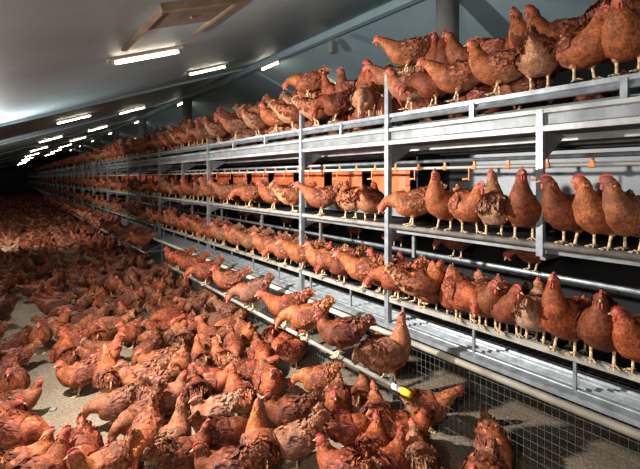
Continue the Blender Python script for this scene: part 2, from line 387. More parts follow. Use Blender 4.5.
for i in range(40): link('rail_bracket', tstub, rack, (X0, 8.6 + .85 * i, 0))
for i in range(26): link('hanger', under, rack, (X0 + .16, 2.25 + 1.25 * i, 0))
# drinker line in the mid tier
xd = 2.78
R('drinker_tube', MB().tube((xd, YA, Z(.135)), (xd, YB, Z(.135)), .015, n=10), 'steel', smooth=True)
wl = R('water_pipe', MB().tube((xd, YA, Z(.080)), (xd, YB, Z(.080)), .012, n=10), 'white_pipe', smooth=True)
nip = MB().tube((0, 0, 0), (0, 0, -.10), .006, .005, 6).tube((-.0, 0, -.085), (-.005, .05, -.09), .006, .009, 6).mesh('nipple', M['orange_clip'])
clip = MB().tube((0, -.016, .0), (0, .016, .0), .019, .019, 8).box(-.008, .008, -.008, .008, 0, .05).mesh('clip', M['orange_clip'])
for i in range(90):
    y = 1.02 + .26 * i
    link('clip', clip, wl, (xd, y, Z(.080)))
    if i % 2 == 1: link('nipple', nip, wl, (xd - .004, y + .045, Z(.080)))
# nest boxes: grey sheet near the camera, orange curtains further down
xn = 3.25
R('nest_sheet', MB().box(xn, xn + .02, YA, row_y(470, xn), Z(-.30), Z(.20)), 'grey_sheet')
R('nest_sheet', MB().box(xn + .03, xn + .05, row_y(415, xn), YB, Z(-.40), Z(-.145)), 'grey_sheet')
R('nest_back', MB().box(xn + .45, xn + .47, YA, YB, Z(-.42), Z(.27)), 'shade_sheet')
cur = MB(); N = 8
pts = [(.012 * math.sin(i * 1.9), i / N * .55) for i in range(N + 1)]
for i in range(N):
    a, c = pts[i], pts[i + 1]; b = len(cur.v)
    cur.v += [(a[0], a[1], -.15), (c[0], c[1], -.15), (c[0], c[1], .10), (a[0], a[1], .10), (a[0] + .006, a[1], -.15), (c[0] + .006, c[1], -.15), (c[0] + .006, c[1], .10), (a[0] + .006, a[1], .10)]
    cur.f += [(b, b + 1, b + 2, b + 3), (b + 5, b + 4, b + 7, b + 6), (b, b + 4, b + 5, b + 1), (b + 3, b + 2, b + 6, b + 7)]
cur = cur.mesh('nest_curtain', M['orange'])
for i in range(44): link('nest_curtain', cur, rack, (xn, 2.83 + .71 * i, H))
R('divider', MB().box(xn + .02, xn + .45, row_y(415, xn) - .02, row_y(415, xn), Z(-.42), Z(.25)), 'shade_sheet')
# outer perch poles on bracket arms
XPP, HPP = 2.0, -1.3375
ybr = [2.6, 4.4, 6.3, 8.1, 10.0, 12.0, 15.6, 17.5]
brk = MB().bar((XPP, 0, Z(HPP) - .022), (X0 - .02, 0, Z(HPP) - .022), .022, .012).bar((XPP + .10, 0, Z(HPP) - .015), (X0 - .03, 0, Z(-1.21)), .012, .008).mesh('pole_bracket', M['steel'])
for a, c in ((1.87, 6.5), (7.9, 14.0), (15.3, 22), (23, 30)):
    R('perch_pole', MB().tube((XPP, a, Z(HPP)), (XPP, c, Z(HPP)), .017, n=12), 'rail', smooth=True)
for y in ybr: link('pole_bracket', brk, rack, (0, y, 0))
R('pole_sleeve', MB().tube((XPP, 1.80, Z(HPP)), (XPP, 1.88, Z(HPP)), .021, n=12), 'white_pipe', smooth=True)
R('pole_end_cap', MB().tube((XPP, 1.735, Z(HPP)), (XPP, 1.80, Z(HPP)), .020, .023, n=12), 'yellow', smooth=True)['label'] = 'yellow plastic end cap'

# small clumps on the bare litter
for (x_, y_, r_, t) in ((53, 410, .028, 'small rounded clump of litter on the bare floor patch, upper one'), (43, 432, .026, 'small rounded clump of litter near the hen pecking at left'),
                        (470, 446, .014, 'tiny dark clump of litter beside the hen at lower right')):
    p = px(x_, y_, h=-H); bm = bmesh.new(); bmesh.ops.create_icosphere(bm, subdivisions=2, radius=r_)
    for v in bm.verts: v.co = v.co * (1 + .25 * noise.noise(v.co * 40 + Vector((x_, 0, 0)))); v.co.z *= .45
    me = bpy.data.meshes.new('litter_clump'); bm.to_mesh(me); bm.free(); me.materials.append(M['stone'])
    tag(link('litter_clump', me, None, (p.x, p.y, r_ * .30)), t, 'clump')

# ------------------------------------------------------------------ hens
rnd = random.Random(11)
COLS = {'tail': (0.207, 0.068, 0.030), 'tailtip': (0.318, 0.156, 0.076), 'rump': (0.215, 0.065, 0.027), 'back': (0.147, 0.039, 0.017), 'mid': (0.167, 0.044, 0.019), 'breast': (0.215, 0.058, 0.022),
        'shoulder': (0.238, 0.066, 0.024), 'neck': (0.266, 0.077, 0.027), 'necktop': (0.278, 0.082, 0.030), 'head': (0.294, 0.077, 0.039), 'face': (0.413, 0.096, 0.067), 'beak': (0.334, 0.148, 0.070)}
NECKS = {   # neck base, mid, top, head, face, beak base as (x, z)
    'alert': [(.112, .272), (.124, .318), (.131, .352), (.144, .378), (.164, .381), (.178, .377)],
    'tall': [(.108, .285), (.118, .338), (.124, .380), (.137, .408), (.157, .411), (.171, .407)],
    'rest': [(.112, .262), (.116, .294), (.121, .318), (.136, .339), (.156, .340), (.170, .336)],
    'forward': [(.132, .252), (.168, .283), (.196, .302), (.219, .314), (.240, .311), (.254, .305)],
    'low': [(.138, .226), (.180, .222), (.208, .203), (.224, .184), (.239, .168), (.249, .157)],
    'peck': [(.130, .218), (.172, .203), (.203, .168), (.216, .132), (.227, .112), (.234, .099)],
}
LEGD = .026                      # bodies ride low over the legs
for _k in ('alert', 'tall', 'rest'): NECKS[_k] = [(x + .012, z if z < .25 else .25 + (z - .25) * .74) for x, z in NECKS[_k]]
def stations(neck, yaw, pitch, tail, plump):
    """Rows of (x, y, z, half width, half height, yaw, r, g, b) from tail tip to beak."""
    tl = math.radians(tail); a0 = Vector((-.125, 0, .238)); td = Vector((-math.cos(tl), 0, math.sin(tl)))
    S = []
    def st(p, hw, hh, yw, c): S.append([*p, hw, hh, yw, *COLS[c]])
    st(a0 + td * .125, .004, .020, 0, 'tailtip'); st(a0 + td * .095, .012, .034, 0, 'tail'); st(a0 + td * .045, .030, .046, 0, 'tail')
    st(a0 + Vector((.008, 0, -.008)), .056 * plump, .064, 0, 'rump')
    st(Vector((-.075, 0, .203)), .092 * plump, .088, 0, 'back'); st(Vector((-.010, 0, .190)), .108 * plump, .099, 0, 'mid')
    st(Vector((.054, 0, .195)), .102 * plump, .095, 0, 'breast'); st(Vector((.098, 0, .222)), .076, .074, 0, 'shoulder')
    N = [Vector((p[0], 0, p[1])) for p in NECKS[neck]]
    piv = N[0]
    out = []
    for i, p in enumerate(N):
        yw = yaw * (0, .25, .6, 1, 1, 1)[i]
        out.append((p, yw))
    acc = out[0][0].copy(); P = [acc.copy()]
    for i in range(1, 6):
        d = N[i] - N[i - 1]; yw = out[i][1]
        acc = acc + Vector((d.x * math.cos(yw), d.x * math.sin(yw), d.z)); P.append(acc.copy())
    for p, (hw, hh), yw, c in zip(P, ((.053, .055), (.037, .040), (.0275, .0305), (.0265, .029), (.0195, .022), (.010, .012)), [o[1] for o in out], ('neck', 'neck', 'necktop', 'head', 'face', 'beak')):
        st(p, hw, hh, yw, c)
    for r in S: r[2] -= LEGD
    if pitch:
        c_, s_ = math.cos(pitch), math.sin(pitch)
        for r in S:
            x, z = r[0], r[2] - .17; r[0], r[2] = x * c_ - z * s_, x * s_ + z * c_ + .17
    return S
def catmull(S, sub):
    A = np.array(S); n = len(A); out = []
    for i in range(n - 1):
        p0, p1, p2, p3 = A[max(i - 1, 0)], A[i], A[i + 1], A[min(i + 2, n - 1)]
        for j in range(sub):
            t = j / sub
            out.append(.5 * (2 * p1 + (p2 - p0) * t + (2 * p0 - 5 * p1 + 4 * p2 - p3) * t * t + (3 * p1 - p0 - 3 * p2 + p3) * t ** 3))
    out.append(A[-1]); return out
class Bird:
    """Coloured geometry of a hen's body."""
    def __init__(s): s.v, s.f, s.c = [], [], []
    def quad(s, pts, cols):
        b = len(s.v); s.v += [tuple(p) for p in pts]; s.c += cols; s.f.append(tuple(range(b, b + len(pts))))
def shade(c, k): return tuple(min(1., max(0., q * k)) for q in c)
def body_geo(neck='alert', yaw=0., pitch=0., tail=38, plump=1., sub=3, nseg=14, feathers=300, seed=1, thighs=True):
    rg = random.Random(seed); B = Bird()
    rows = catmull(stations(neck, yaw, pitch, tail, plump), sub); nr = len(rows)
    frames = []
    for i, r in enumerate(rows):
        p = Vector(r[:3]); q0 = Vector(rows[max(i - 1, 0)][:3]); q1 = Vector(rows[min(i + 1, nr - 1)][:3])
        t = (q1 - q0).normalized(); sd = Vector((-math.sin(r[5]), math.cos(r[5]), 0)); sd = (sd - t * sd.dot(t)).normalized(); up = t.cross(sd) * 1
        frames.append((p, t, sd, up, max(r[3], .003), max(r[4], .003), tuple(np.clip(r[6:9], 0, 1))))
    for (p, t, sd, up, hw, hh, c) in frames:
        for k in range(nseg):
            a = 2 * math.pi * k / nseg; q = p + sd * (hw * math.cos(a)) + up * (hh * math.sin(a))
            if sub > 1:
                q = q + (q - p) * (.10 * noise.noise(q * 26 + Vector((seed * 3.1, 0, 0))))
            B.v.append(tuple(q))
            under = max(0., -math.sin(a)) if p.x < -.02 and p.z < .26 else 0.      # pale down under the tail
            cc = tuple(c[j] * (1 - .55 * under) + (.50, .27, .15)[j] * .55 * under for j in range(3))
            B.c.append(shade(cc, rg.uniform(.8, 1.2)))
    for i in range(nr - 1):
        for k in range(nseg):
            k2 = (k + 1) % nseg; B.f.append((i * nseg + k, i * nseg + k2, (i + 1) * nseg + k2, (i + 1) * nseg + k))
    B.f.append(tuple(reversed(range(nseg)))); B.f.append(tuple((nr - 1) * nseg + k for k in range(nseg)))
    # contour feathers lying back over one another
    for _ in range(feathers):
        i = rg.randint(int(nr * .12), int(nr * .80)); p, t, sd, up, hw, hh, c = frames[i]
        a = rg.uniform(-.6, math.pi + .6); nrm = (sd * (math.cos(a) / max(hw, .01)) + up * (math.sin(a) / max(hh, .01))).normalized()
        q = p + sd * (hw * math.cos(a)) + up * (hh * math.sin(a)); L = (.042 if hw > .05 else .022) * rg.uniform(.7, 1.2); W = L * .36
        d = (-t + Vector((rg.uniform(-.3, .3), rg.uniform(-.3, .3), rg.uniform(-.25, .15)))).normalized(); d = (d - nrm * d.dot(nrm)).normalized(); e_ = nrm.cross(d)
        k = rg.uniform(.6, 1.35) if rg.random() > .05 else 2.6; c1 = shade(c, k); tip = shade(c, k * rg.choice((.6, 1.0, 1.4, 2.2)))
        lf = rg.uniform(.001, .007)
        B.quad([q - nrm * .005, q + d * L * .45 + e_ * W + nrm * .001, q + d * L * .85 + e_ * W * .75 + nrm * lf * .7, q + d * L + nrm * lf, q + d * L * .85 - e_ * W * .75 + nrm * lf * .7, q + d * L * .45 - e_ * W + nrm * .001], [shade(c1, .8), c1, c1, tip, c1, c1])
    # tail quills
    if feathers:
        p, t, sd, up, hw, hh, c = frames[int(nr * .14)]
        for j in range(9):
            u = j / 8 - .5; d = (-t + up * (u * .75) + sd * rg.uniform(-.14, .14)).normalized(); b0 = p + up * (u * .05) + sd * rg.uniform(-.012, .012)
            e_ = d.cross(sd).normalized(); L = .062 * rg.uniform(.75, 1.15); k = rg.uniform(.55, 1.2); tip = shade((.55, .36, .24), rg.uniform(.5, 1.3))
            B.quad([b0 - e_ * .006, b0 + d * L * .7 - e_ * .014, b0 + d * L, b0 + d * L * .7 + e_ * .014, b0 + e_ * .006], [shade(COLS['tail'], k)] * 2 + [tip] + [shade(COLS['tail'], k)] * 2)
    # feathered thighs
    if thighs:
        for sgn in (-1, 1):
            ch = [(-.012, .050, .150, .050), (-.012, .049, .115, .045), (-.006, .046, .086, .030), (0, .044, .064, .013)]; b = len(B.v); m = 8 if nseg > 8 else 5
            for x, y, z, r in ch:
                for k in range(m):
                    a = 2 * math.pi * k / m; B.v.append((x + r * math.cos(a), sgn * y + r * .8 * math.sin(a), z)); B.c.append(shade((.33, .125, .062), rg.uniform(.75, 1.25)))
            for i in range(3):
                for k in range(m): B.f.append((b + i * m + k, b + i * m + (k + 1) % m, b + (i + 1) * m + (k + 1) % m, b + (i + 1) * m + k))
    return B, frames
def bird_mesh(B, name, smooth=True):
    me = bpy.data.meshes.new(name); me.from_pydata(B.v, [], B.f); me.update()
    at = me.color_attributes.new('Col', 'FLOAT_COLOR', 'POINT')
    at.data.foreach_set('color', np.hstack([np.array(B.c), np.ones((len(B.c), 1))]).astype(np.float32).ravel())
    me.materials.append(M['plumage'])
    if smooth: me.polygons.foreach_set('use_smooth', [True] * len(me.polygons))
    return me
def head_frame(frames):
    """Origin and axes of the head: the frame of the 'head' station."""
    n = len(frames) - 1; hi = int(round(n * 11 / 13.)); fi = int(round(n * 12 / 13.))
    p = frames[hi][0]; f = (frames[n][0] - frames[hi][0]).normalized(); sd = frames[hi][2]; sd = (sd - f * sd.dot(f)).normalized(); up = f.cross(sd)
    return p, f, sd, up, frames[n][0]
def comb_geo(fr, simple=False):
    p, f, sd, up, tip = head_frame(fr); m = MB()
    prof = [(-.014, .014), (-.020, .028), (-.012, .028), (-.009, .036), (-.002, .031), (.005, .041), (.011, .033), (.018, .039), (.023, .029), (.031, .031), (.034, .016), (.030, .010)]
    if simple: prof = [(-.016, .016), (-.018, .030), (.004, .042), (.031, .031), (.032, .010)]
    b = len(m.v); k = len(prof)
    for y in (-.004, .004): m.v += [tuple(p + f * x + up * z + sd * y) for x, z in prof]
    m.f += [tuple(range(b, b + k)), tuple(reversed(range(b + k, b + 2 * k)))] + [(b + i, b + (i + 1) % k, b + k + (i + 1) % k, b + k + i) for i in range(k)]
    return m
def drop(m, c, ax, rx, ry, rz, n1=8, n2=6):
    """Ellipsoid at c with axes ax."""
    b = len(m.v)
    for i in range(n2 + 1):
        ph = math.pi * i / n2
        for j in range(n1):
            th = 2 * math.pi * j / n1; m.v.append(tuple(c + ax[0] * (rx * math.sin(ph) * math.cos(th)) + ax[1] * (ry * math.sin(ph) * math.sin(th)) + ax[2] * (rz * math.cos(ph))))
    for i in range(n2):
        for j in range(n1): m.f.append((b + i * n1 + j, b + i * n1 + (j + 1) % n1, b + (i + 1) * n1 + (j + 1) % n1, b + (i + 1) * n1 + j))
    return m
def leg_geo(sgn, fx=.012, n=7):
    m = MB(); y = sgn * .044
    m.tube((0, y, .080), (fx * .6, y, .045), .0085, .0065, n); m.tube((fx * .6, y, .045), (fx, y, .010), .0065, .0075, n)
    if n > 4:
        for an, L in ((-28, .046), (0, .054), (28, .046)):
            a = math.radians(an); q = Vector((fx + math.cos(a) * L * .55, y + math.sin(a) * L * .55, .0085)); e_ = Vector((fx + math.cos(a) * L, y + math.sin(a) * L, .004))
            m.tube((fx, y, .010), q, .0055, .0048, 5); m.tube(q, e_, .0048, .002, 5)
        m.tube((fx, y, .012), (fx - .026, y, .004), .0048, .002, 5)
    return m
def wing_geo(sgn, pitch, plump, seed):
    """Folded wing: a curved shell of overlapping coverts and flight feathers, thick at the shoulder."""
    rg = random.Random(seed); B = Bird(); nx, nz = 9, 6
    def P(u, v, out):      # u 0 shoulder .. 1 wing tip, v 0 lower edge .. 1 upper edge
        x = .072 - .215 * u; zc = .212 + .028 * u; hgt = .100 * (1 - .85 * max(0, u - .35) ** 1.2) * (.55 + .45 * min(1, u * 5))
        z = zc + (v - .48) * hgt; w = math.sqrt(max(.02, 1 - ((x + .01) / .150) ** 2)) * .108 * plump; k = (z - .19) / .095
        y = w * math.sqrt(max(.12, 1 - k * k)) + (.012 if out else -.006) * (1 - .6 * u)
        c_, s_ = math.cos(pitch), math.sin(pitch); zz = z - .17
        return Vector((x * c_ - zz * s_, sgn * y, x * s_ + zz * c_ + .17 - LEGD))
    for out in (1, 0):
        b = len(B.v)
        for i in range(nx + 1):
            for j in range(nz + 1):
                B.v.append(tuple(P(i / nx, j / nz, out))); base = (.140, .039, .021) if i < 5 else (.110, .032, .019); B.c.append(shade(base, rg.uniform(.6, 1.35)))
        for i in range(nx):
            for j in range(nz): q = [b + i * (nz + 1) + j, b + (i + 1) * (nz + 1) + j, b + (i + 1) * (nz + 1) + j + 1, b + i * (nz + 1) + j + 1]; B.f.append(tuple(q if out else reversed(q)))
    for _ in range(46):
        u, v = rg.uniform(.05, .92), rg.uniform(.05, .95); q = P(u, v, 1); q2 = P(min(1.0, u + .12), v - .04, 1); d = (q2 - q).normalized(); e_ = Vector((0, 0, 1)) - d * d.z; e_.normalize()
        L = .036 + .022 * u; k = rg.uniform(.6, 1.35); c1 = shade((.20, .058, .029), k); tip = shade((.31, .115, .058), rg.uniform(.6, 1.5)); o = Vector((0, sgn, 0))
        B.quad([q, q + d * L * .5 + e_ * .010 + o * .001, q + d * L * .88 + e_ * .007 + o * .002, q + d * L + o * rg.uniform(.001, .004), q + d * L * .88 - e_ * .007 + o * .002, q + d * L * .5 - e_ * .010 + o * .001], [shade(c1, .8), c1, c1, tip, c1, c1])
    return B

POSES = {   # name: neck, head yaw, body pitch, tail angle, plump
    'alert': ('alert', 0, .05, 38, 1.0), 'look_left': ('alert', .9, .08, 34, 1.0), 'look_right': ('alert', -.9, .08, 34, 1.0), 'tall': ('tall', .3, .22, 18, .97), 'upright': ('tall', -.4, .24, 12, 1.08),
    'rest': ('rest', .4, 0, 30, 1.08), 'rest_right': ('rest', -.7, .04, 26, 1.08), 'forward': ('forward', 0, -.04, 36, 1.0), 'low': ('low', .25, -.12, 40, 1.0), 'low_left': ('low', -.5, -.10, 30, 1.02), 'peck': ('peck', 0, -.22, 34, 1.0), 'peck_turn': ('peck', .5, -.20, 50, 1.03),
}
SET = {}
def kit(pose, lod):
    if (pose, lod) in SET: return SET[pose, lod]
    nk, yw, pi, tl, pl = POSES[pose]; sd = (sum(map(ord, pose)) * 7 + lod) % 997; K = {}
    if lod == 0: B, fr = body_geo(nk, yw, pi, tl, pl, 3, 14, 330, sd)
    elif lod == 1: B, fr = body_geo(nk, yw, pi, tl, pl, 2, 10, 150, sd)
    K['body'] = bird_mesh(B, 'body')
    for sgn, nm in ((1, 'wing_l'), (-1, 'wing_r')): K[nm] = bird_mesh(wing_geo(sgn, pi, pl, sd + sgn), 'wing')
    K['comb'] = comb_geo(fr, lod > 0).mesh('comb', M['comb'])
    p, f, s_, up, tip = head_frame(fr)
    K['beak'] = MB().tube(tip - f * .010 + up * .002, tip + f * .021 - up * .006, .0095, .0012, 7).mesh('beak', M['horn'], True)
    for sgn, nm in ((1, 'l'), (-1, 'r')):
        K['leg_' + nm] = leg_geo(sgn, .012 + .012 * sgn * ((sd % 3) - 1), 7).mesh('leg', M['leg'], True)
        K['wattle_' + nm] = drop(MB(), tip - f * .012 - up * .026 + s_ * (.006 * sgn), (f, s_, up), .009, .0045, .017).mesh('wattle', M['comb'], True)
        if lod == 0: K['eye_' + nm] = drop(MB(), tip - f * .022 + up * .006 + s_ * (.0165 * sgn), (f, s_, up), .0045, .0035, .0045, 6, 4).mesh('eye', M['eye'], True)
    SET[pose, lod] = K; return K

TIERS = {'top': Z(.516), 'topin': Z(.395), 'mid': Z(-.364), 'midin': Z(-.425), 'low': Z(-.957), 'lowin': Z(-1.165), 'pole': Z(HPP) + .017, 'bar': Z(.84), 'inner': Z(-.7245), 'floor': 0.0, 'perch1': Z(.70) + .016, 'perch2': Z(.78) + .016}
TONES = {None: 'brown', 'dark': 'dark brown', 'orange': 'orange', 'red': 'red-brown', 'worn': 'pale patched', 'pale': 'whitish'}
HENS = []                        # dicts: p, rz, pose, tint, scale, label, group
def heading(p, a):
    f = Vector((p[0], p[1], 0)).normalized(); r = Vector((f.y, -f.x, 0)); d = r * math.cos(math.radians(a)) + f * math.sin(math.radians(a)); return math.atan2(d.y, d.x)
def tintof(kind=None):
    k = rnd.uniform(.72, 1.20); w_ = rnd.uniform(-.14, .10)
    t = [k * (1 + .4 * w_), k * (1 + w_ * 1.4), k * (1 + w_), 1.0 if rnd.random() < .8 else rnd.uniform(.8, .97)]
    if kind == 'dark': t = [.58, .52, .50, 1.0]
    if kind == 'orange': t = [1.28, 1.28, 1.15, .98]
    if kind == 'pale': t = [1.15, 1.25, 1.3, .48]
    if kind == 'worn': t = [1.05, 1.1, 1.1, .80]
    if kind == 'red': t = [1.12, .90, .85, 1.0]
    return t
def put(p, a, pose, tint=None, scale=1.0, label=None, group=None, world=None, must=False):
    HENS.append(dict(p=Vector(p), rz=heading(p, a) if world is None else world, pose=pose, tint=tintof(tint), s=scale, label=label, group=group, must=must))

# hens one can single out, from the photograph: column of the feet, heading (0 right, 90 away, 180 left, 270 towards us), pose
G = {'top': 'hens along the top rail', 'mid': 'hens on the middle perch rail', 'low': 'hens on the low perch rail', 'pole': 'hens on the outer perch pole', 'floor': 'hens on the litter floor', 'bar': 'hens on the post-top bars'}
def tier(zone, x, a, pose, label, tint=None, dX=0.0, scale=1.0, z=None):
    X = {'pole': XPP, 'bar': X0 + .10}.get(zone, X0 + .004) + dX; y = row_y(x, X)
    put((X, y, TIERS[zone] if z is None else z), a, pose, tint, scale, label, G[zone], must=True)
# middle rail
for r in [
    (634, 232, 'look_right', 'brown hen cut by the right edge on the middle rail', None, .02), (603, 236, 'look_right', 'hen with raised head right of the dark hen on the middle rail', 'orange', 0),
    (571, 228, 'look_right', 'dark brown hen right of the post on the middle rail', 'dark', 0), (524, 262, 'tall', 'upright hen just left of the near post on the middle rail', None, 0),
    (494, 95, 'tall', 'plump hen seen from behind with pale underside on the middle rail', 'worn', 0), (468, 292, 'rest', 'small hen facing us between two taller hens on the middle rail', 'orange', 0),
    (446, 232, 'tall', 'hen stretching its neck up under the white pipe on the middle rail', 'orange', 0), (413, 178, 'low', 'hen bending its head down to the left past the post on the middle rail', 'orange', 0),
    (370, 75, 'rest', 'dark hen left of the second post on the middle rail', 'red', 0), (351, 112, 'rest_right', 'orange hen in front of the orange curtain on the middle rail', 'orange', 0),
    (322, 178, 'forward', 'hen right of the third post with neck held low leftwards on the middle rail', None, 0), (292, 10, 'forward', 'hen with its head against the third post on the middle rail', 'orange', 0),
    (274, 185, 'rest', 'hen second left of the third post on the middle rail', None, 0), (250, 185, 'low', 'hen with raised tail below the orange curtains, third left of the third post', 'orange', 0),
    (228, 170, 'forward', 'brown hen by the grey nest sheet, fourth left of the third post', None, 0), (212, 200, 'alert', 'hen at the fourth post on the middle rail', None, 0)]:
    tier('mid', *r)
# low rail
for r in [
    (639, 238, 'rest_right', 'hen squatting at the right edge on the low rail', 'red', 0), (606, 268, 'alert', 'dark hen facing us with wings held out on the low rail', 'dark', 0, 1.08),
    (566, 238, 'tall', 'red-brown hen stretching its neck up on the low rail', 'red', 0, 1.05), (531, 80, 'rest', 'ragged whitish hen seen from behind on the low rail', 'pale', 0),
    (505, 285, 'rest', 'brown hen left of the whitish hen on the low rail', None, .0), (477, 280, 'rest', 'hen facing us with lowered head on the low rail', None, 0),
    (450, 292, 'low_left', 'hen leaning forward over the low rail', 'red', 0), (422, 5, 'rest', 'orange hen with pale tail right of the second post on the low rail', 'orange', 0),
    (398, 182, 'low', 'dark hen with red head at the second post on the low rail', 'red', 0), (487, 265, 'tall', 'hen standing behind the facing hen in the low tier', None, .26), (462, 255, 'tall', 'hen with raised head behind the leaning hen in the low tier', None, .22),
    (434, 275, 'tall', 'hen facing us behind the orange hen in the low tier', 'orange', .24), (413, 200, 'tall', 'hen looking left behind the orange hen in the low tier', None, .36),
    (365, 178, 'forward', 'orange hen left of the second post with tail raised on the low rail', 'orange', 0), (343, 195, 'low', 'hen pecking at the low rail between second and third post', None, 0),
    (324, 172, 'rest', 'bright orange hen right of the third post on the low rail', 'orange', 0), (303, 190, 'forward', 'hen behind the third post on the low rail', 'orange', 0.02), (286, 178, 'low', 'hen left of the third post on the low rail', None, 0),
    (268, 185, 'rest', 'hen second left of the third post on the low rail', 'orange', 0), (253, 182, 'forward', 'hen third left of the third post on the low rail', None, 0), (238, 175, 'rest', 'hen fourth left of the third post on the low rail', None, 0), (224, 180, 'rest', 'pale rumped hen right of the fourth post on the low rail', 'worn', 0),
    (383, 190, 'tall', 'hen in the shade behind the second post in the low tier', None, .3), (548, 250, 'tall', 'hen in the shade behind the whitish hen in the low tier', None, .34)]:
    t = list(r); zz = Z(-1.165) + .10 if t[5] > .1 else None
    tier('low', t[0], t[1], t[2], t[3], t[4], t[5], t[6] if len(t) > 6 else 1.0, zz)
# top rail
for r in [
    (628, 255, 'rest', 'large hen at the right edge of the top rail', 'orange', .03, 1.08), (583, 300, 'rest', 'hen with red comb facing right on the top rail', 'orange', 0, 1.0),
    (539, 80, 'rest', 'round hen seen from behind on the top rail', None, 0, 1.0), (499, 178, 'alert', 'hen with raised head, left of the round hen on the top rail', 'orange', 0, 1.0),
    (458, 180, 'forward', 'hen stretching its neck left by the pillar on the top rail', 'orange', 0, 1.0), (433, 190, 'low', 'hen with lowered head on the top rail below the pillar', None, .03, .98),
    (412, 170, 'rest', 'hen with whitish flank right of the second post on the top rail', 'worn', 0, 1.0), (364, 262, 'peck', 'pale hen bending with tail straight up on the top rail', 'pale', 0, .95),
    (335, 200, 'peck_turn', 'hen pecking down over the top rail right of the third post', None, 0, 1.0), (316, 350, 'rest', 'hen right behind the third post on the top rail', 'orange', .02, 1.0),
    (292, 10, 'rest', 'bright hen left of the third post on the top rail', 'orange', 0, 1.0), (276, 185, 'rest', 'orange hen second left of the third post on the top rail', 'orange', 0, 1.0), (257, 20, 'low', 'hen sloping down to the right on the top rail', None, 0, 1.0), (236, 180, 'forward', 'hen in front of a slanting tube light on the top rail', None, 0, 1.0),
    (218, 10, 'low', 'hen right of the fourth post on the top rail', None, 0, 1.0)]:
    tier('top', r[0], r[1], r[2], r[3], r[4], r[5], r[6])
for x, dX, a, pose, lab, tint, sc_ in [
    (519, .26, 230, 'alert', 'tall hen looking left behind the round hen in the top tier', None, 1.1), (556, .28, 205, 'alert', 'tall hen with head near the top edge of the picture', None, 1.15), (624, .30, 240, 'upright', 'hen towering behind the large right edge hen', 'orange', 1.15),
    (596, .34, 100, 'alert', 'hen half hidden behind the red combed hen in the top tier', 'dark', 1.0), (476, .25, 200, 'alert', 'hen looking over its neighbours right of the pillar', None, 1.05),
    (446, .3, 250, 'tall', 'dark necked hen in front of the pillar', 'dark', 1.0), (430, .32, 250, 'tall', 'hen with raised head left of the pillar', None, 1.0), (421, .16, 300, 'alert', 'pale faced hen below the pillar in the top tier', 'worn', 1.0),
    (392, .22, 180, 'forward', 'hen behind the second post in the top tier', None, 1.0), (380, .30, 200, 'alert', 'hen left behind the second post in the top tier', 'red', 1.0), (350, .3, 150, 'tall', 'hen stretching up beside the slanting tube light', None, 1.0),
    (340, .2, 190, 'alert', 'red-brown hen behind the pecking one in the top tier', 'red', 1.0), (378, .12, 260, 'rest', 'dark red hen left of the second post on the top tier', 'red', 1.0), (506, .14, 330, 'low_left', 'hen with lowered head between rail hens in the top tier', 'red', 1.0)]:
    X = TP[0][0]; put((X, row_y(x, X), Z(TP[0][1]) + .016), a, pose, tint, min(sc_, 1.04), lab, G['top'], must=True)
tier('bar', 404, 180, 'forward', 'hen standing high on the second post bar', 'orange', .03)
tier('bar', 315, 182, 'low', 'hen crouching on top of the third post with head low', 'orange', 0)
# outer pole
for r in [(388, 35, 'tall', 'pale rumped hen at the end of the outer perch pole', 'worn', 0, 1.0), (344, 178, 'rest', 'dark brown hen sitting on the outer perch pole', 'dark', 0, 1.0), (307, 180, 'low', 'orange hen with pale belly on the outer perch pole', 'orange', 0, 1.0),
          (287, 185, 'forward', 'hen with lowered head left on the outer perch pole', 'red', .02, 1.0), (252, 190, 'low', 'hen bending down on the outer perch pole, tail against the tray', None, 0, 1.0), (229, 178, 'rest', 'hen resting on the middle of the outer perch pole', None, .02, 1.0),
          (206, 185, 'low', 'hen further along the outer perch pole', None, 0, 1.0), (191, 175, 'forward', 'hen far along the outer perch pole', 'red', 0, 1.0), (178, 185, 'rest', 'hen near the far end of the first outer perch pole', 'red', 0, 1.0)]:
    tier('pole', *r)
X = 2.25; put((X, row_y(371, X), .30), 255, 'rest', 'dark', .95, 'dark hen facing us between perch pole and tray', G['pole'], must=True)
